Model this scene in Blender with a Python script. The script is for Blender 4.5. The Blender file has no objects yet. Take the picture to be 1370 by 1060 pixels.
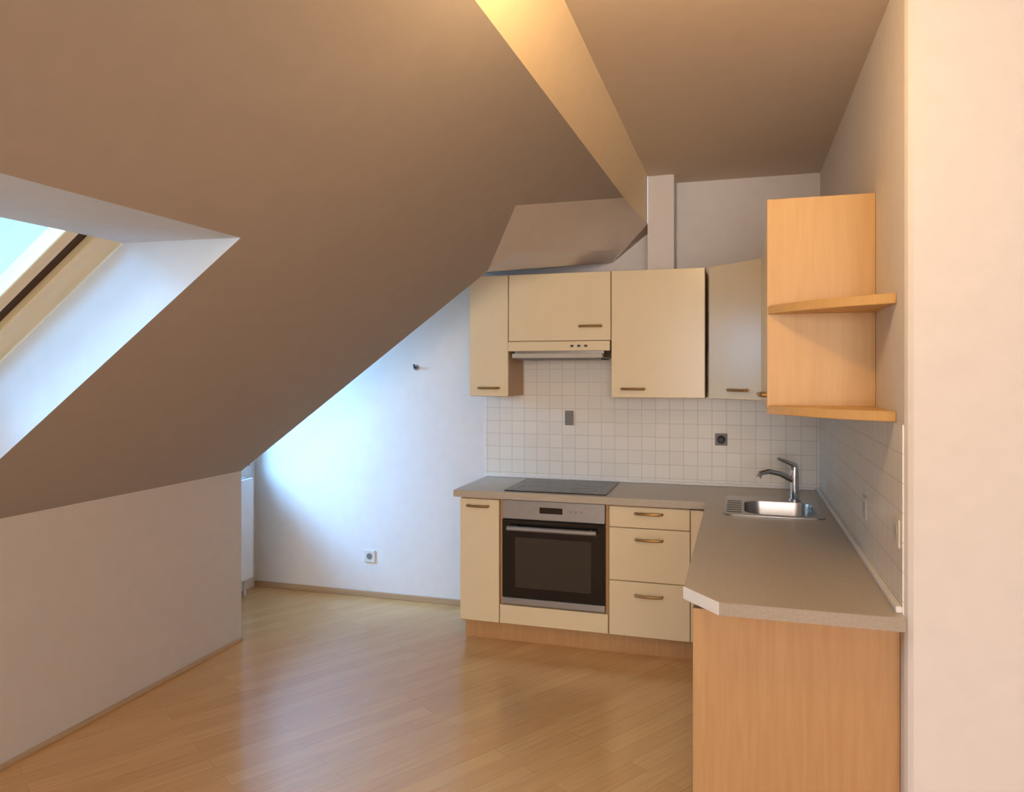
import bpy, bmesh, math, random
from mathutils import Vector, Matrix
S = bpy.context.scene
COL = S.collection
R = math.radians
try:
    S.view_settings.view_transform = 'Standard'
    S.view_settings.look = 'None'
    S.view_settings.exposure = 0.0
except Exception as e:
    print('view', e)

# ------------------------------------------------------------------ materials
def new_mat(name):
    m = bpy.data.materials.new(name); m.use_nodes = True
    nt = m.node_tree; b = nt.nodes['Principled BSDF']
    return m, nt, b
def N(nt, t, **kw):
    n = nt.nodes.new(t)
    for k, v in kw.items(): setattr(n, k, v)
    return n
def rgba(c): return (c[0], c[1], c[2], 1.0)
def srgb(r, g, b):
    f = lambda v: (v/255/12.92) if v/255 <= .04045 else ((v/255+.055)/1.055)**2.4
    return (f(r), f(g), f(b))
def plaster(name, c, rough=.9, var=.02, bump=.03, scale=14):
    m, nt, b = new_mat(name)
    tc = N(nt, 'ShaderNodeTexCoord')
    n = N(nt, 'ShaderNodeTexNoise'); n.inputs['Scale'].default_value = scale; n.inputs['Detail'].default_value = 6
    nt.links.new(tc.outputs['Object'], n.inputs['Vector'])
    r = N(nt, 'ShaderNodeValToRGB')
    r.color_ramp.elements[0].position = .3; r.color_ramp.elements[1].position = .7
    r.color_ramp.elements[0].color = rgba([x*(1-var) for x in c]); r.color_ramp.elements[1].color = rgba([min(1, x*(1+var)) for x in c])
    nt.links.new(n.outputs['Fac'], r.inputs['Fac']); nt.links.new(r.outputs['Color'], b.inputs['Base Color'])
    b.inputs['Roughness'].default_value = rough
    n2 = N(nt, 'ShaderNodeTexNoise'); n2.inputs['Scale'].default_value = 180
    nt.links.new(tc.outputs['Object'], n2.inputs['Vector'])
    bp = N(nt, 'ShaderNodeBump'); bp.inputs['Strength'].default_value = bump; bp.inputs['Distance'].default_value = .004
    nt.links.new(n2.outputs['Fac'], bp.inputs['Height']); nt.links.new(bp.outputs['Normal'], b.inputs['Normal'])
    return m
def simple(name, c, rough=.4, metal=0.0, var=.03, scale=30):
    m = plaster(name, c, rough, var, .0, scale)
    m.node_tree.nodes['Principled BSDF'].inputs['Metallic'].default_value = metal
    return m
def wood(name, c1, c2, rough=.45, stretch=(18, 18, 1.2), scale=3.0):
    m, nt, b = new_mat(name)
    tc = N(nt, 'ShaderNodeTexCoord'); mp = N(nt, 'ShaderNodeMapping')
    mp.inputs['Scale'].default_value = stretch
    nt.links.new(tc.outputs['Object'], mp.inputs['Vector'])
    n = N(nt, 'ShaderNodeTexNoise'); n.inputs['Scale'].default_value = scale; n.inputs['Detail'].default_value = 8; n.inputs['Distortion'].default_value = .6
    nt.links.new(mp.outputs['Vector'], n.inputs['Vector'])
    r = N(nt, 'ShaderNodeValToRGB'); r.color_ramp.elements[0].position = .3; r.color_ramp.elements[1].position = .72
    r.color_ramp.elements[0].color = rgba(c1); r.color_ramp.elements[1].color = rgba(c2)
    nt.links.new(n.outputs['Fac'], r.inputs['Fac']); nt.links.new(r.outputs['Color'], b.inputs['Base Color'])
    b.inputs['Roughness'].default_value = rough
    return m
def tile(name, a1, a2, size=.082):
    m, nt, b = new_mat(name)
    tc = N(nt, 'ShaderNodeTexCoord'); sp = N(nt, 'ShaderNodeSeparateXYZ'); cb = N(nt, 'ShaderNodeCombineXYZ')
    nt.links.new(tc.outputs['Object'], sp.inputs['Vector'])
    nt.links.new(sp.outputs[a1], cb.inputs['X']); nt.links.new(sp.outputs[a2], cb.inputs['Y'])
    br = N(nt, 'ShaderNodeTexBrick', offset=0.0, squash=1.0)
    br.inputs['Scale'].default_value = 1.0; br.inputs['Brick Width'].default_value = size; br.inputs['Row Height'].default_value = size
    br.inputs['Mortar Size'].default_value = .003; br.inputs['Mortar Smooth'].default_value = .5
    br.inputs['Color1'].default_value = rgba(srgb(238, 233, 223)); br.inputs['Color2'].default_value = rgba(srgb(232, 227, 217))
    br.inputs['Mortar'].default_value = rgba(srgb(212, 206, 195))
    nt.links.new(cb.outputs['Vector'], br.inputs['Vector']); nt.links.new(br.outputs['Color'], b.inputs['Base Color'])
    b.inputs['Roughness'].default_value = .3
    bp = N(nt, 'ShaderNodeBump', invert=True); bp.inputs['Strength'].default_value = .14; bp.inputs['Distance'].default_value = .002
    nt.links.new(br.outputs['Fac'], bp.inputs['Height']); nt.links.new(bp.outputs['Normal'], b.inputs['Normal'])
    return m
def floor_mat():
    m, nt, b = new_mat('laminate_planks')
    tc = N(nt, 'ShaderNodeTexCoord'); mp = N(nt, 'ShaderNodeMapping'); mp.inputs['Rotation'].default_value = (0, 0, R(-58))
    nt.links.new(tc.outputs['Object'], mp.inputs['Vector'])
    br = N(nt, 'ShaderNodeTexBrick', offset=.37, offset_frequency=2)
    br.inputs['Scale'].default_value = 1; br.inputs['Brick Width'].default_value = .9; br.inputs['Row Height'].default_value = .085
    br.inputs['Mortar Size'].default_value = .0008; br.inputs['Bias'].default_value = 0
    br.inputs['Color1'].default_value = rgba(srgb(226, 179, 120)); br.inputs['Color2'].default_value = rgba(srgb(217, 167, 108))
    br.inputs['Mortar'].default_value = rgba(srgb(190, 140, 88))
    nt.links.new(mp.outputs['Vector'], br.inputs['Vector'])
    mp2 = N(nt, 'ShaderNodeMapping'); mp2.inputs['Scale'].default_value = (1.6, 22, 1)
    nt.links.new(mp.outputs['Vector'], mp2.inputs['Vector'])
    n = N(nt, 'ShaderNodeTexNoise'); n.inputs['Scale'].default_value = 3; n.inputs['Detail'].default_value = 7; n.inputs['Distortion'].default_value = .5
    nt.links.new(mp2.outputs['Vector'], n.inputs['Vector'])
    r = N(nt, 'ShaderNodeValToRGB'); r.color_ramp.elements[0].position = .3; r.color_ramp.elements[1].position = .7
    r.color_ramp.elements[0].color = (.84, .82, .79, 1); r.color_ramp.elements[1].color = (1.05, 1.04, 1.03, 1)
    nt.links.new(n.outputs['Fac'], r.inputs['Fac'])
    mx = N(nt, 'ShaderNodeMix', data_type='RGBA', blend_type='MULTIPLY'); mx.inputs['Factor'].default_value = .6
    nt.links.new(br.outputs['Color'], mx.inputs['A']); nt.links.new(r.outputs['Color'], mx.inputs['B'])
    nt.links.new(mx.outputs['Result'], b.inputs['Base Color'])
    b.inputs['Roughness'].default_value = .22
    b.inputs['Specular IOR Level'].default_value = 1.0
    return m
def speckle(name, c1, c2, rough=.4):
    m, nt, b = new_mat(name)
    tc = N(nt, 'ShaderNodeTexCoord'); n = N(nt, 'ShaderNodeTexNoise'); n.inputs['Scale'].default_value = 140; n.inputs['Detail'].default_value = 5
    nt.links.new(tc.outputs['Object'], n.inputs['Vector'])
    r = N(nt, 'ShaderNodeValToRGB'); r.color_ramp.elements[0].position = .35; r.color_ramp.elements[1].position = .65
    r.color_ramp.elements[0].color = rgba(c1); r.color_ramp.elements[1].color = rgba(c2)
    nt.links.new(n.outputs['Fac'], r.inputs['Fac']); nt.links.new(r.outputs['Color'], b.inputs['Base Color'])
    b.inputs['Roughness'].default_value = rough
    return m
def glass(name):
    m, nt, b = new_mat(name)
    out = nt.nodes['Material Output']
    tr = N(nt, 'ShaderNodeBsdfTransparent'); tr.inputs['Color'].default_value = (.93, .98, .99, 1)
    gl = N(nt, 'ShaderNodeBsdfGlossy'); gl.inputs['Roughness'].default_value = .03
    mx = N(nt, 'ShaderNodeMixShader'); mx.inputs['Fac'].default_value = .06
    nt.links.new(tr.outputs[0], mx.inputs[1]); nt.links.new(gl.outputs[0], mx.inputs[2]); nt.links.new(mx.outputs[0], out.inputs['Surface'])
    return m

M = dict(
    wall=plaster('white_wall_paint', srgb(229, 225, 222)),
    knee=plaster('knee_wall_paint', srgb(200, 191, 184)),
    slope=plaster('slope_shade_tone', srgb(167, 157, 147)),  # darker than the walls: the slope's shade is put into its colour
    ceil=plaster('ceiling_dim_tone', srgb(216, 203, 186)),  # tan base carries the dim warm light on the ceiling
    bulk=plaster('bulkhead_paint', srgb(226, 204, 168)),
    beam=plaster('beam_lit_tone', srgb(196, 184, 172)),  # paler than the slope, to make up for light missing there
    white=plaster('reveal_daylight_tint', srgb(212, 226, 240)),  # white with the blue daylight mixed into the colour
    floor=floor_mat(),
    tile_b=tile('wall_tile_back', 'X', 'Z'), tile_r=tile('wall_tile_right', 'Y', 'Z'),
    cream=simple('cream_laminate', srgb(238, 221, 186), .22, var=.015, scale=8),
    beech=wood('beech_laminate', srgb(186, 142, 94), srgb(196, 154, 105)),
    beech2=wood('beech_laminate_honey', srgb(207, 166, 106), srgb(215, 176, 117)),
    base_wood=wood('baseboard_wood', srgb(176, 146, 114), srgb(190, 160, 126), stretch=(1, 1, 20)),
    frame=wood('window_pine', srgb(230, 216, 172), srgb(238, 224, 186), stretch=(2, 12, 2)),
    frame_dark=simple('window_gap_brown', srgb(72, 50, 30), .7),
    top=speckle('worktop_laminate', srgb(184, 173, 156), srgb(193, 183, 166), .32),
    topshade=speckle('worktop_edge_shade', srgb(164, 152, 136), srgb(172, 161, 145), .4),  # darker worktop copy, painted shade for the brightly lit front edge
    topedge=simple('worktop_edge_highlight', srgb(244, 240, 234), .5),  # highlight of the clipped edge, set as a white colour
    steel=simple('brushed_steel', srgb(178, 173, 168), .3, 1.0, .05, 60),
    fascia=simple('oven_fascia_steel', srgb(162, 161, 160), .35, .5, .03, 60),
    chrome=simple('chrome', srgb(215, 215, 218), .1, 1.0, .01),
    bronze=simple('bronze_handle', srgb(176, 146, 102), .32, .8),
    blackglass=simple('black_glass', srgb(26, 25, 26), .12, 0, .02),
    ovenglass=simple('oven_window_glass', srgb(58, 55, 51), .15, 0, .02),
    hobglass=simple('hob_glass', srgb(40, 38, 37), .25, 0, .02),
    dark=simple('dark_plastic', srgb(58, 52, 48), .5),
    grey=simple('grey_plastic', srgb(128, 124, 122), .5),
    plastic=simple('white_plastic', srgb(222, 218, 212), .4),
    plastic2=simple('cream_plastic', srgb(190, 185, 176), .4),
    enamel=simple('radiator_enamel', srgb(230, 230, 230), .35),
    silicone=simple('white_sealant_strip', srgb(235, 232, 228), .4),
    glass=glass('window_glass'),
)

# ------------------------------------------------------------------ mesh helpers
WORLD = {}
def obj(name, bm, mat, parent=None, smooth=False, label=None):
    bmesh.ops.remove_doubles(bm, verts=bm.verts, dist=1e-6)
    bmesh.ops.recalc_face_normals(bm, faces=bm.faces)
    lo = Vector([min(v.co[i] for v in bm.verts) for i in range(3)]); hi = Vector([max(v.co[i] for v in bm.verts) for i in range(3)])
    c = (lo+hi)/2; c.z = lo.z
    bmesh.ops.translate(bm, verts=bm.verts, vec=-c)
    me = bpy.data.meshes.new(name); bm.to_mesh(me); bm.free()
    if smooth:
        for p in me.polygons: p.use_smooth = True
        try: me.set_sharp_from_angle(angle=R(35 if smooth is True else smooth))
        except Exception: pass
    me.materials.append(mat)
    o = bpy.data.objects.new(name, me); COL.objects.link(o)
    WORLD[o] = c
    if parent is not None:
        o.parent = parent; o.location = c-WORLD[parent]
    else: o.location = c
    if label: o['label'] = label
    return o
def thing(name, label, cat, loc, group=None):
    o = bpy.data.objects.new(name, None); COL.objects.link(o); o.location = loc; o.empty_display_size = .1
    WORLD[o] = Vector(loc); o['label'] = label; o['category'] = cat
    if group: o['group'] = group
    return o
def tag(o, label, cat, group=None):
    o['label'] = label; o['category'] = cat
    if group: o['group'] = group
    return o
def struct(o): o['kind'] = 'structure'; return o
def slab(pts, z0, z1, bm=None, bev=0, seg=2):
    """vertical prism over a plan polygon"""
    bm2 = bmesh.new()
    f = bm2.faces.new([bm2.verts.new((p[0], p[1], z0)) for p in pts])
    e = bmesh.ops.extrude_face_region(bm2, geom=[f])
    bmesh.ops.translate(bm2, verts=[v for v in e['geom'] if isinstance(v, bmesh.types.BMVert)], vec=(0, 0, z1-z0))
    if bev: bmesh.ops.bevel(bm2, geom=list(bm2.edges), offset=bev, segments=seg, affect='EDGES', profile=.5)
    return merge(bm, bm2)
def merge(bm, bm2):
    if bm is None: return bm2
    me = bpy.data.meshes.new('tmp'); bm2.to_mesh(me); bm2.free(); bm.from_mesh(me); bpy.data.meshes.remove(me)
    return bm
def bx(x0, x1, y0, y1, z0, z1, bm=None, bev=0, seg=2):
    return slab([(x0, y0), (x1, y0), (x1, y1), (x0, y1)], z0, z1, bm, bev, seg)
def plank(p, q, n, th, z0, z1, bm=None, bev=.0025):
    """upright board whose front face runs p..q (plan); n = unit vector into the board"""
    p = Vector(p); q = Vector(q); n = Vector(n)*th
    return slab([p, q, q+n, p+n], z0, z1, bm, bev)
def polys(faces, bm=None):
    bm = bm or bmesh.new()
    for f in faces: bm.faces.new([bm.verts.new(v) for v in f])
    bmesh.ops.triangulate(bm, faces=bm.faces)
    return bm
def holed(outer, holes, zf):
    """filled plan polygon with holes; zf maps (x,y) to a 3d point"""
    bm = bmesh.new(); edges = []
    for loop in [outer]+holes:
        vs = [bm.verts.new((p[0], p[1], 0)) for p in loop]
        for i in range(len(vs)): edges.append(bm.edges.new((vs[i], vs[(i+1) % len(vs)])))
    bmesh.ops.triangle_fill(bm, use_beauty=True, use_dissolve=False, edges=edges)
    for v in bm.verts: v.co = zf(v.co.x, v.co.y)
    return bm
def thicken(bm, vec):
    e = bmesh.ops.extrude_face_region(bm, geom=list(bm.faces))
    bmesh.ops.translate(bm, verts=[v for v in e['geom'] if isinstance(v, bmesh.types.BMVert)], vec=vec)
    return bm
def tube(pts, r, bm=None, n=10):
    bm2 = bmesh.new(); pts = [Vector(p) for p in pts]; rings = []
    rs = r if isinstance(r, (list, tuple)) else [r]*len(pts)
    up = None
    for i, p in enumerate(pts):
        d = (pts[min(i+1, len(pts)-1)]-pts[max(i-1, 0)]).normalized()
        if up is None:
            up = Vector((0, 0, 1)) if abs(d.z) < .9 else Vector((1, 0, 0))
        s = d.cross(up)
        if s.length < 1e-4: s = d.cross(Vector((0, 1, 0)))
        s.normalize(); up = s.cross(d).normalized()
        rings.append([bm2.verts.new(p+(s*math.cos(2*math.pi*k/n)+up*math.sin(2*math.pi*k/n))*rs[i]) for k in range(n)])
    for a, b in zip(rings, rings[1:]):
        for k in range(n): bm2.faces.new((a[k], a[(k+1) % n], b[(k+1) % n], b[k]))
    bm2.faces.new(rings[0]); bm2.faces.new(rings[-1])
    return merge(bm, bm2)
def rrect(x0, x1, y0, y1, r, n=6):
    out = []
    for cx, cy, a0 in ((x1-r, y1-r, 0), (x0+r, y1-r, 90), (x0+r, y0+r, 180), (x1-r, y0+r, 270)):
        for k in range(n+1):
            a = R(a0+90*k/n); out.append((cx+r*math.cos(a), cy+r*math.sin(a)))
    return out
def bow(c, along, out, w=.125, d=.028, r=.0075):
    c = Vector(c); a = Vector(along).normalized(); o = Vector(out).normalized()
    pts = [c-a*w/2, c-a*w/2+o*d*.55]
    for k in range(0, 9):
        t = -1+2*k/8; pts.append(c+a*(w/2-.006)*t+o*(d*(.72+.28*(1-t*t))))
    pts += [c+a*w/2+o*d*.55, c+a*w/2]
    return tube(pts, r, n=8)

# ------------------------------------------------------------------ room numbers (metres)
YB, XR, XK, ZC = 4.56, .435, -2.70, 2.65      # back wall, kitchen right wall, knee wall, ceiling
KN, KS = .96, .73                              # knee height, roof slope
YE = 3.60                                      # where the knee wall and slope stop, dormer begins
YN = -5.2                                      # wall behind the viewer
XD = -3.30
zs = lambda x: KN+KS*(x-XK)
P1 = (-1.225, YE, zs(-1.225)); F1 = (-.936, 3.125, zs(-.936)); F2 = (-.613, 4.13, zs(-.613))
B1 = (-1.0336, 3.45, 2.096); P5 = (-.689, 4.50, 2.254); P4 = (-.51, 4.35, 2.375); RR = (-.745, YB, 2.19)
XT = -.728

struct(obj('floor', bx(XD-.1, 2.6, YN, YB+.1, -.06, 0), M['floor']))
struct(obj('wall_back', bx(XD-.1, XR+.1, YB, YB+.1, 0, ZC), M['wall']))
struct(obj('wall_right', slab([(XR, 2.295), (XR+.006, 2.28), (XR+.018, 2.27), (2.6, 2.27), (2.6, YB), (XR, YB)], 0, ZC), M['wall']))
struct(obj('wall_far_right', bx(2.5, 2.6, YN+.1, 2.27, 0, ZC), M['wall']))
struct(obj('wall_behind', bx(XK, 2.6, YN, YN+.1, 0, ZC), M['wall']))
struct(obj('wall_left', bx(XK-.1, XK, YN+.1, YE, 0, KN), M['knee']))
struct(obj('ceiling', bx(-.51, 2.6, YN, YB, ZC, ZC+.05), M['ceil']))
# roof slope with the skylight opening
SX0, SX1, SY0, SY1 = -2.45, -1.395, .72, 1.857
outer = [(XK, YN), (XK, YE), P1[:2], F1[:2], F2[:2], (XT, YN)]
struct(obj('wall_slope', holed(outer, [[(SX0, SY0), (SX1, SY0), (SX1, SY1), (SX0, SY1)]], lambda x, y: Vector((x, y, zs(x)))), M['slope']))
# steep strip between slope and flat ceiling, boxed end above the cupboards
TOP = (-.51, 4.35, ZC)
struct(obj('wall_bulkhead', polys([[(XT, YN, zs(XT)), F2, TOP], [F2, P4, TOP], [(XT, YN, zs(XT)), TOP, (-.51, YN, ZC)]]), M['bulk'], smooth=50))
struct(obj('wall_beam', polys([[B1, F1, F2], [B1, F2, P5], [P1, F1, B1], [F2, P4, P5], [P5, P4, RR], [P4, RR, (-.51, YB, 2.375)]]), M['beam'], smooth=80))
# dormer
struct(obj('ceiling_dormer', polys([[P1, B1, P5], [P1, P5, RR], [P1, RR, (XD, YB, 2.10)], [P1, (XD, YB, 2.10), (XD, YE, 2.10)]]), M['wall'], smooth=60))
struct(obj('wall_dormer_cheek', polys([[(XD, YE, 0), (XK, YE, 0), (XK, YE, KN), (XD, YE, KN)], [(XD, YE, KN), (XK, YE, KN), (XD, YE, 2.10)], [(XK, YE, KN), P1, (XD, YE, 2.10)]]), M['wall']))
dl = holed([(YE, 0), (YB, 0), (YB, 2.10), (YE, 2.10)], [[(3.66, .86), (4.50, .86), (4.50, 2.04), (3.66, 2.04)]], lambda a, b: Vector((XD, a, b)))
struct(obj('wall_dormer', thicken(dl, (-.1, 0, 0)), M['wall']))
# boxed pipe chase above the cabinets
struct(obj('trim_1', bx(-.51, -.36, 4.35, YB, 2.103, ZC, bev=.003), M['wall']))
# baseboards
struct(obj('baseboard_back', bx(XD, -1.56, YB-.014, YB, 0, .038, bev=.004), M['base_wood']))
struct(obj('baseboard_left', bx(XK, XK+.012, YN+.1, YE, 0, .022, bev=.004), M['base_wood']))

# tiled splashbacks and sealing strips
struct(obj('trim_2', bx(-1.567, XR-.004, YB-.008, YB, .80, 1.66), M['tile_b']))
struct(obj('trim_3', bx(XR-.004, XR, 2.298, YB-.008, .80, 1.374), M['tile_r']))
o = obj('trim_4', bx(XR-.022, XR-.004, 2.295, YB-.03, .8505, .870, bev=.004), M['silicone']); struct(o)
o = obj('trim_5', bx(-1.56, XR-.03, YB-.022, YB-.008, .8505, .868, bev=.004), M['silicone']); struct(o)

# ------------------------------------------------------------------ skylight
TX, TZ = -1.821, 1.919                          # top of the glazing plane
zf_ = lambda x: TZ+KS*(x-TX)
rev = polys([
    [(SX1, SY0, zs(SX1)), (SX1, SY1, zs(SX1)), (TX, SY1, TZ), (TX, SY0, TZ)],
    [(SX0, SY0, zs(SX0)), (SX0, SY1, zs(SX0)), (SX0, SY1, zf_(SX0)), (SX0, SY0, zf_(SX0))],
    [(SX1, SY1, zs(SX1)), (TX, SY1, TZ), (SX0, SY1, zf_(SX0)), (SX0, SY1, zs(SX0))],
    [(SX1, SY0, zs(SX1)), (TX, SY0, TZ), (SX0, SY0, zf_(SX0)), (SX0, SY0, zs(SX0))]])
struct(obj('trim_6', rev, M['white']))
u = Vector((1, 0, KS)).normalized(); nrm = Vector((-KS, 0, 1)).normalized()
def onroof(bm, L0, L1, y0, y1, d0, d1):
    """box in the glazing plane: L measured down the slope from its top, d outward"""
    b2 = bmesh.new(); P = lambda l, y, d: Vector((TX, y, TZ))-u*l+nrm*d
    vs = [b2.verts.new(P(l, y, d)) for l in (L0, L1) for y in (y0, y1) for d in (d0, d1)]
    for f in ((0, 1, 3, 2), (4, 6, 7, 5), (0, 4, 5, 1), (2, 3, 7, 6), (0, 2, 6, 4), (1, 5, 7, 3)): b2.faces.new([vs[i] for i in f])
    bmesh.ops.bevel(b2, geom=list(b2.edges), offset=.003, segments=1, affect='EDGES')
    return merge(bm, b2)
LL = .78
w1 = bpy.data.objects.new('window_1', None); COL.objects.link(w1); w1.location = (TX, SY0, zf_(SX0)); WORLD[w1] = Vector(w1.location); w1['kind'] = 'structure'
bm = onroof(None, -.10, LL+.06, SY1-.100, SY1+.05, 0.002, .10); onroof(bm, -.10, LL+.06, SY0-.05, SY0+.100, 0.002, .10)
onroof(bm, -.16, -.06, SY0-.05, SY1+.05, .002, .10); onroof(bm, LL-.04, LL+.1, SY0-.05, SY1+.05, .002, .10)
obj('frame', bm, M['frame'], w1)
bm = onroof(None, -.05, LL-.03, SY1-.150, SY1-.099, .025, .07); onroof(bm, -.05, LL-.03, SY0+.099, SY0+.150, .025, .07)
obj('seal', bm, M['frame_dark'], w1)
bm = onroof(None, -.10, LL-.05, SY1-.195, SY1-.150, .008, .06); onroof(bm, -.10, LL-.05, SY0+.150, SY0+.195, .008, .06)
onroof(bm, -.15, -.07, SY0+.150, SY1-.150, .008, .06); onroof(bm, LL-.10, LL-.04, SY0+.150, SY1-.150, .008, .06)
sash = obj('sash', bm, M['frame'], w1)
obj('pane', onroof(None, -.10, LL-.06, SY0+.19, SY1-.19, .03, .038), M['glass'], sash)

# dormer window
w2 = bpy.data.objects.new('window_2', None); COL.objects.link(w2); w2.location = (XD-.05, 4.08, .86); WORLD[w2] = Vector(w2.location); w2['kind'] = 'structure'
ya, yb, za, zb_ = 3.662, 4.498, .862, 2.038
bm = bx(XD-.08, XD-.02, ya, ya+.05, za, zb_, bev=.003); bx(XD-.08, XD-.02, yb-.05, yb, za, zb_, bm, .003)
bx(XD-.08, XD-.02, ya+.05, yb-.05, za, za+.05, bm, .003); bx(XD-.08, XD-.02, ya+.05, yb-.05, zb_-.05, zb_, bm, .003)
obj('frame', bm, M['plastic'], w2)
obj('pane', bx(XD-.054, XD-.046, ya+.051, yb-.051, za+.051, zb_-.051), M['glass'], w2)
bm = bx(XD-.018, XD+.002, yb-.035, yb-.02, 1.40, 1.43); tube([(XD+.004, yb-.027, 1.42), (XD+.03, yb-.027, 1.42), (XD+.03, yb-.027, 1.31)], .007, bm)
obj('handle', bm, M['plastic'], w2)

# ------------------------------------------------------------------ radiator in the dormer niche
r = thing('radiator', 'white panel radiator half hidden past the end of the low knee wall', 'radiator', (-3.21, 4.02, .0))
obj('front_panel', bx(-3.192, -3.17, 3.68, 4.36, .12, .80, bev=.006), M['enamel'], r)
obj('back_panel', bx(-3.25, -3.236, 3.68, 4.36, .12, .80, bev=.004), M['enamel'], r)
for y in (3.70, 4.34):
    obj('side_grille', bx(-3.235, -3.193, y-.008, y+.008, .2, .76, bev=.002, seg=1), M['grey'], r)
obj('top_grille', bx(-3.234, -3.194, 3.69, 4.35, .78, .795), M['grey'], r)
for y in (4.24, 4.32): obj('pipe', tube([(-3.214, y, 0.0005), (-3.214, y, .13)], .009), M['enamel'], r)
for y in (3.85, 4.2): obj('bracket', bx(-3.299, -3.251, y-.02, y+.02, .6, .7), M['enamel'], r)

# ------------------------------------------------------------------ base cabinets
YF = 4.0; YC = YF+.02; WT = .85; TH = .038; ZB = .10; ZT = WT-TH
c = thing('base_cabinet', 'narrow cream base cupboard with one tall door left of the oven', 'cabinet', (-1.41, 4.28, 0))
obj('body', bx(-1.53, -1.297, YC, 4.55, ZB, ZT-.001), M['beech'], c)
d = obj('door', bx(-1.53, -1.297, YF, YF+.018, ZB+.01, ZT-.012, bev=.0025), M['cream'], c)
obj('handle', bow((-1.42, YF, .762), (1, 0, 0), (0, -1, 0)), M['bronze'], d)
c = thing('oven_cabinet', 'cream housing cabinet around the built-in oven with blank panel beneath', 'cabinet', (-.985, 4.28, 0))
bm = bx(-1.294, -1.278, YC, 4.55, ZB, ZT-.001); bx(-.694, -.678, YC, 4.55, ZB, ZT-.001, bm)
bx(-1.278, -.694, YC, 4.55, ZB, .215, bm); bx(-1.278, -.694, 4.535, 4.55, .215, ZT-.001, bm)
obj('body', bm, M['beech'], c)
obj('panel', bx(-1.292, -.68, YF, YF+.018, ZB+.01, .214, bev=.0025), M['cream'], c)
c = thing('drawer_cabinet', 'cream base unit with three drawers between the oven and the corner', 'cabinet', (-.46, 4.28, 0))
obj('body', bx(-.675, -.248, YC, 4.55, ZB, ZT-.001), M['beech'], c)
for z0, z1, zh in ((.69, .80, .768), (.405, .686, .630), (ZB+.01, .401, .332)):
    d = obj('drawer', bx(-.673, -.25, YF, YF+.018, z0, z1, bev=.0025), M['cream'], c)
    obj('handle', bow((-.462, YF, zh), (1, 0, 0), (0, -1, 0), .14), M['bronze'], d)
c = thing('sink_cabinet', 'beech sided base run under the sink ending in a wide bare end panel', 'cabinet', (.15, 3.2, 0))
bm = slab([(-.118, 2.381), (XR-.01, 2.381), (XR-.01, 3.62), (-.118, 3.62)], ZB, ZT-.001)
bx(-.118, XR-.01, 3.62, 4.24, ZB, .62, bm); bx(-.118, XR-.01, 4.24, 4.55, ZB, ZT-.001, bm)
bx(-.118, -.105, 3.62, 4.24, .62, ZT-.001, bm)
obj('body', bm, M['beech'], c)
obj('end_panel', bx(-.138, XR-.001, 2.345, 2.379, 0, .799, bev=.0015), M['beech'], c)
obj('filler', bx(-.246, -.12, YF+.002, YF+.018, ZB+.01, ZT-.012, bev=.002), M['cream'], c)
for y0, y1 in ((2.384, 2.98), (2.984, 3.58)):
    d = obj('door', bx(-.138, -.12, y0, y1, ZB+.01, ZT-.012, bev=.0025), M['cream'], c)
    obj('handle', bow((-.138, (y0+y1)/2, .762), (0, 1, 0), (-1, 0, 0)), M['bronze'], d)
obj('blank_panel', bx(-.138, -.12, 3.584, 3.998, ZB+.01, ZT-.012, bev=.0025), M['cream'], c)
o = obj('plinth', slab([(-1.515, 4.05), (-.09, 4.05), (-.09, 2.385), (-.074, 2.385), (-.074, 4.066), (-1.515, 4.066)], 0, ZB-.001), M['beech'])
tag(o, 'beech coloured kickboard running along the floor under the base units', 'plinth')

# ------------------------------------------------------------------ worktop with sink cut-out
SK = (-.075, .375, 3.64, 4.2)
hole = rrect(SK[0]+.018, SK[1]-.018, SK[2]+.018, SK[3]-.018, .03)
XW = XR-.0045
wo = [(-1.56, 4.551), (-1.56, 3.97), (-.167, 3.97), (-.167, 2.39), (-.058, 2.255), (XW, 2.255), (XW, 4.551)]
bm = thicken(holed(wo, [hole], lambda x, y: Vector((x, y, WT-TH))), (0, 0, TH))
wt = obj('worktop', bm, M['top']); tag(wt, 'grey brown L-shaped laminate worktop with a clipped front corner', 'worktop')
nn = Vector((-.135, -.109, 0)).normalized()
a, b_ = Vector((-.167, 2.39))+nn.xy*.0005, Vector((-.058, 2.255))+nn.xy*.0005
obj('edge_highlight', plank(a, b_, nn.xy, .003, WT-TH+.001, WT+.0005, bev=.0005), M['topedge'], wt, label='white highlight strip painted along the clipped corner')
obj('edge_shade_strip', bx(-.057, XW, 2.2525, 2.2548, WT-TH+.001, WT-.001), M['topshade'], wt)  # added strip, darkened to shade the front edge

# ------------------------------------------------------------------ oven
ov = thing('oven', 'built-in steel oven with black glass door under the hob', 'oven', (-.985, 4.2, .22))
obj('housing', bx(-1.272, -.70, YC, 4.50, .222, .80), M['grey'], ov)
cp = obj('control_panel', bx(-1.276, -.696, YF-.004, YF+.019, .70, .806, bev=.003), M['fascia'], ov)
obj('display', bx(-1.06, -.93, YF-.006, YF-.0035, .738, .772, bev=.001), M['blackglass'], cp)
for k in range(3): obj('button', tube([(-.885+.03*k, YF-.003, .755), (-.885+.03*k, YF-.007, .755)], .005), M['grey'], cp)
dr = obj('door', bx(-1.276, -.696, YF-.006, YF+.019, .262, .696, bev=.004), M['blackglass'], ov)
obj('door_window', bx(-1.20, -.77, YF-.009, YF-.0055, .32, .60, bev=.001), M['ovenglass'], dr)
bm = tube([(-1.235, YF-.046, .655), (-.737, YF-.046, .655)], .013, n=12)
for x in (-1.20, -.772): tube([(x, YF-.046, .655), (x, YF-.005, .655)], .008, bm)
obj('door_handle', bm, M['fascia'], dr, smooth=True)
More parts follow.
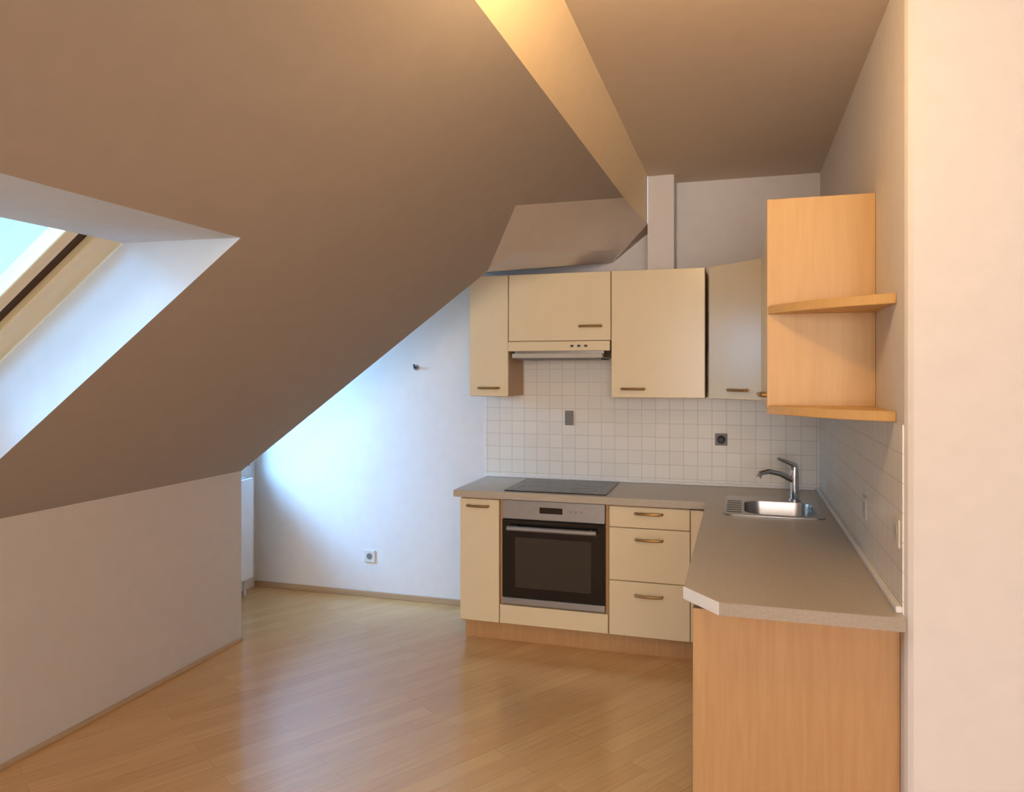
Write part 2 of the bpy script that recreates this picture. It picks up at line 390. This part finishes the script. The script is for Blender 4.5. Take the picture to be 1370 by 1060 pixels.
obj('bottom_trim', bx(-1.276, -.696, YF-.003, YF+.019, .222, .258, bev=.003), M['fascia'], ov)

# ------------------------------------------------------------------ hob
hb = thing('hob', 'black glass ceramic hob set in the worktop above the oven', 'hob', (-.985, 4.265, WT))
hp = obj('glass_plate', slab(rrect(-1.275, -.695, 4.02, 4.49, .012), WT+.0005, WT+.006), M['hobglass'], hb)
for x, y, rad in ((-1.13, 4.14, .09), (-.84, 4.14, .07), (-1.13, 4.37, .07), (-.84, 4.37, .09)):
    bm = bmesh.new(); n = 40
    a1 = [bm.verts.new((x+rad*math.cos(2*math.pi*k/n), y+rad*math.sin(2*math.pi*k/n), WT+.0064)) for k in range(n)]
    a2 = [bm.verts.new((x+(rad-.004)*math.cos(2*math.pi*k/n), y+(rad-.004)*math.sin(2*math.pi*k/n), WT+.0064)) for k in range(n)]
    for k in range(n): bm.faces.new((a1[k], a1[(k+1) % n], a2[(k+1) % n], a2[k]))
    obj('cooking_zone', bm, M['grey'], hb)

# ------------------------------------------------------------------ sink + tap
sk = thing('sink', 'stainless steel inset sink with a rounded bowl in the worktop corner', 'sink', (.15, 3.93, WT))
bo = rrect(.02, .345, 3.68, 4.06, .08, 8)
bm = holed(rrect(*SK, .045), [bo], lambda x, y: Vector((x, y, WT+.001)))
obj('rim', thicken(bm, (0, 0, .004)), M['steel'], sk, smooth=True)
bm = bmesh.new(); cx, cy = .1825, 3.87; rings = []
for s, z in ((1, WT+.004), (.985, WT-.01), (.95, WT-.10), (.86, WT-.145), (.6, WT-.155), (.16, WT-.158)):
    rings.append([bm.verts.new((cx+(p[0]-cx)*s, cy+(p[1]-cy)*s, z)) for p in bo])
for ra, rb in zip(rings, rings[1:]):
    for k in range(len(bo)): bm.faces.new((ra[k], ra[(k+1) % len(bo)], rb[(k+1) % len(bo)], rb[k]))
bm.faces.new(rings[-1])
obj('bowl', bm, M['steel'], sk, smooth=True)
obj('drain', tube([(cx, cy, WT-.1575), (cx, cy, WT-.153)], .032, n=20), M['chrome'], sk)
for k in range(6): obj('dark_reflection_bar', bx(-.062, .008, 3.70+.062*k, 3.725+.062*k, WT+.0051, WT+.0056), M['dark'], sk)  # dark bars paint the blackish reflection on the rim's left side

fx, fy = .27, 4.135
tp = thing('tap', 'chrome single lever mixer tap behind the sink bowl', 'tap', (fx, fy, WT+.005))
obj('body', tube([(fx, fy, WT+.0055), (fx, fy, WT+.012), (fx, fy, WT+.014), (fx, fy, WT+.13), (fx, fy, WT+.165)], [.03, .03, .023, .022, .02], n=18), M['chrome'], tp, smooth=True)
obj('spout', tube([(fx-.01, fy-.006, WT+.11), (fx-.07, fy-.04, WT+.145), (fx-.13, fy-.08, WT+.16), (fx-.17, fy-.105, WT+.152), (fx-.178, fy-.11, WT+.13)], [.015, .014, .013, .013, .013], n=14), M['chrome'], tp, smooth=True)
obj('lever', tube([(fx, fy, WT+.165), (fx, fy, WT+.185), (fx-.02, fy-.01, WT+.198), (fx-.085, fy-.05, WT+.225)], [.02, .018, .012, .007], n=14), M['chrome'], tp, smooth=True)

# ------------------------------------------------------------------ wall cabinets
YU = 4.22; YV = YU+.02; U0, U1 = 1.375, 2.095
def wallcab(label, x0, x1, z0, z1, hx, hz, sides='beech'):
    c = thing('wall_cabinet', label, 'cabinet', ((x0+x1)/2, 4.4, z0))
    obj('body', bx(x0, x1, YV, YB-.0085, z0, z1, bev=.001, seg=1), M['beech'], c)
    d = obj('door', bx(x0+.002, x1-.002, YU, YU+.0185, z0+.002, z1-.002, bev=.0025), M['cream'], c)
    obj('handle', bow((hx, YU, hz), (1, 0, 0), (0, -1, 0)), M['bronze'], d)
    return c
wallcab('narrow cream wall cupboard beside the bare white wall, left of the hood', -1.555, -1.311, U0, U1, -1.43, 1.425)
wallcab('short wide cream wall cupboard directly above the extractor hood', -1.309, -.701, 1.70, U1, -.818, 1.783)
wallcab('square cream wall cupboard between the hood and the diagonal corner cupboard', -.699, -.182, U0, U1, -.575, 1.425)
XE = XR-.001
c = thing('wall_cabinet', 'corner wall cupboard with a diagonal cream door', 'cabinet', (.1, 4.3, U0))
obj('body', slab([(XE, YB-.009), (-.163, YB-.009), (-.163, 4.246), (-.151, 4.235), (.120, 3.974), (.131, 3.963), (XE, 3.963)], U0, U1), M['beech'], c)
A, B = Vector((-.163, 4.22)), Vector((.103, 3.962)); dd = (B-A).normalized()
inn = Vector((-dd.y, dd.x))
d = obj('door', plank(A, B, inn, .0165, U0+.002, U1-.002), M['cream'], c)
hc = A+dd*.215
obj('handle', bow((hc.x, hc.y, 1.425), (dd.x, dd.y, 0), (-inn.x, -inn.y, 0)), M['bronze'], d)
c = thing('wall_cabinet', 'wall cupboard on the right wall seen edge-on behind the open shelves', 'cabinet', (.27, 3.36, U0))
obj('body', bx(.123, XE, 2.766, 3.96, U0, U1), M['beech'], c)
for y0, y1, hy in ((2.768, 3.36, 3.28), (3.364, 3.957, 3.44)):
    d = obj('door', bx(.103, .1215, y0, y1, U0+.002, U1-.002, bev=.0025), M['cream'], c)
    obj('handle', bow((.103, hy, 1.425), (0, 1, 0), (-1, 0, 0)), M['bronze'], d)
c = thing('corner_shelf', 'honey beech open end shelf unit with two rounded shelves on the right wall', 'shelf', (.27, 2.6, U0))
obj('back_panel', bx(.09, XE, 2.745, 2.7645, U0, 2.12, bev=.0015), M['beech2'], c)
def qshelf(z):
    x1, y1 = XE, 2.744
    pts = [(.092, 2.744), (x1, 2.744), (x1, 2.40)]
    for k in range(1, 16):
        a = R(90*k/16); t = k/16
        ex, ey = x1-.342*math.sin(a), y1-.344*math.cos(a)
        lx, ly = x1-.342*t, y1-.344*(1-t)
        pts.append((.35*ex+.65*lx, .35*ey+.65*ly))
    return slab(pts, z, z+.03, bev=.002, seg=1)
obj('shelf', qshelf(1.720), M['beech2'], c); obj('shelf', qshelf(U0), M['beech2'], c)

# ------------------------------------------------------------------ extractor hood
h = thing('extractor_hood', 'slim cream extractor hood above the hob', 'extractor hood', (-1.005, 4.38, 1.59))
obj('body', bx(-1.27, -.74, 4.225, YB-.0085, 1.60, 1.698, bev=.004), M['steel'], h)
v = obj('visor', slab([(-1.306, 4.20), (-.704, 4.20), (-.704, 4.224), (-1.306, 4.224)], 1.642, 1.698, bev=.004), M['cream'], h)
for k in range(3): obj('switch', bx(-.93+.04*k, -.912+.04*k, 4.194, 4.2005, 1.664, 1.676, bev=.001, seg=1), M['dark'], v)
bm = slab([(-1.27, 4.16), (-.74, 4.16), (-.74, 4.2245), (-1.27, 4.2245)], 1.60, 1.628, bev=.006)
obj('front_lip', bm, M['plastic2'], h)
obj('filter', bx(-1.25, -.76, 4.24, 4.52, 1.592, 1.5995), M['grey'], h)

# ------------------------------------------------------------------ sockets and small fittings
def socket(label, pos, axis, plug=False, plate='plastic', w=.04, hh=.04, rec='grey', th=.009):
    x, y, z = pos
    s = thing('wall_socket', label, 'socket', pos)
    def box(du0, du1, dz0, dz1, d0, d1, name, mat, bev=.002):
        if axis == 'Y': bm = bx(x+du0, x+du1, y-d1, y-d0, z+dz0, z+dz1, bev=bev)
        else: bm = bx(x-d1, x-d0, y+du0, y+du1, z+dz0, z+dz1, bev=bev)
        return obj(name, bm, M[mat], s)
    box(-w, w, -hh, hh, 0, th, 'plate', plate)
    o_ = Vector((0, -1, 0)) if axis == 'Y' else Vector((-1, 0, 0))
    p = Vector(pos)
    obj('recess', tube([p+o_*(th-.0005), p+o_*(th+.0015)], .021, n=20), M[rec if not plug else 'dark'], s)
    if plug:
        b2 = tube([p+o_*.0105, p+o_*.03, p+o_*.045], [.024, .022, .012], n=16)
        obj('plug', b2, M['dark'], s)
    return s
socket('small grey socket on the tiles between the hob and the hood', (-1.015, YB-.0082, 1.235), 'Y', plate='grey', w=.027, hh=.045)
socket('socket with a dark plug on the tiles beside the sink tap', (-.105, YB-.0082, 1.125), 'Y', plug=True, plate='grey', w=.035, hh=.035)
socket('socket low on the bare white wall above the baseboard', (-2.396, YB-.0002, .275), 'Y')
socket('white socket on the right wall tiles nearer the sink', (XR-.0042, 2.93, 1.035), 'X', rec='plastic2', th=.006)
socket('white socket on the right wall tiles at the front end of the worktop', (XR-.0042, 2.36, 1.065), 'X', rec='plastic2', th=.006)
hk = thing('wall_hook', 'tiny dark fitting high on the bare white wall left of the cupboards', 'wall fitting', (-2.055, YB-.0002, 1.55))
p = Vector((-2.055, YB-.0002, 1.55))
obj('base', tube([p, p+Vector((0, -.006, 0))], .018, n=16), M['grey'], hk)
obj('hook', tube([p+Vector((0, -.006, 0)), p+Vector((0, -.03, 0)), p+Vector((0, -.036, .012)), p+Vector((0, -.036, .022))], .006), M['dark'], hk)

# ------------------------------------------------------------------ light
w = bpy.data.worlds.new('sky'); S.world = w; w.use_nodes = True
nt = w.node_tree; bg = nt.nodes['Background']
tc = N(nt, 'ShaderNodeTexCoord'); sp = N(nt, 'ShaderNodeSeparateXYZ'); rp = N(nt, 'ShaderNodeValToRGB')
nt.links.new(tc.outputs['Generated'], sp.inputs['Vector']); nt.links.new(sp.outputs['Z'], rp.inputs['Fac'])
rp.color_ramp.elements[0].position = 0; rp.color_ramp.elements[0].color = (.55, .82, .86, 1)
rp.color_ramp.elements[1].position = .6; rp.color_ramp.elements[1].color = (.34, .62, 1.0, 1)
nt.links.new(rp.outputs['Color'], bg.inputs['Color']); bg.inputs['Strength'].default_value = 1.5

def area(name, loc, target, sx, sy, power, color):
    l = bpy.data.lights.new(name, 'AREA'); l.shape = 'RECTANGLE'; l.size = sx; l.size_y = sy; l.energy = power; l.color = color
    o = bpy.data.objects.new(name, l); COL.objects.link(o); o.location = loc
    o.rotation_euler = (Vector(target)-Vector(loc)).to_track_quat('-Z', 'Y').to_euler()
    return o
def point(name, loc, power, color, rad=.12):
    l = bpy.data.lights.new(name, 'POINT'); l.energy = power; l.color = color; l.shadow_soft_size = rad
    o = bpy.data.objects.new(name, l); COL.objects.link(o); o.location = loc
    return o
area('dormer_daylight', (-4.8, 2.95, 2.6), (-2.3, 4.4, .8), 1.1, 1.3, 330, (.27, .55, 1.0))
area('dormer_daylight_far', (-4.8, 3.4, 1.9), (-2.0, 4.35, .9), 1.0, 1.0, 70, (.40, .66, 1.0))
area('skylight_daylight', (-3.3, .3, 3.1), (-1.7, 1.75, 1.5), 1.4, 1.4, 120, (.40, .70, 1.0))
area('skylight_side', (-2.5, -1.0, 2.32), (-2.1, 1.857, 1.55), .9, .9, 55, (.18, .56, 1.0))
area('room_fill', (.7, -4.7, 1.6), (-.3, 3.0, 1.15), 3.0, 2.0, 185, (.99, .96, .95))  # added fill lamp behind the viewer, no window built there
point('ceiling_lamp', (-.20, 1.60, 2.46), 19, (1.0, .66, .32), .06)

# ------------------------------------------------------------------ camera
cam = bpy.data.cameras.new('camera'); co = bpy.data.objects.new('camera', cam); COL.objects.link(co)
F = 1000.0; cam.sensor_fit = 'HORIZONTAL'; cam.sensor_width = 36; cam.lens = F/1370*36
cam.shift_y = -32/1370; cam.clip_start = .05
co.location = (0, 0, 1.52); co.rotation_euler = (R(90), 0, math.atan(.305))
S.camera = co
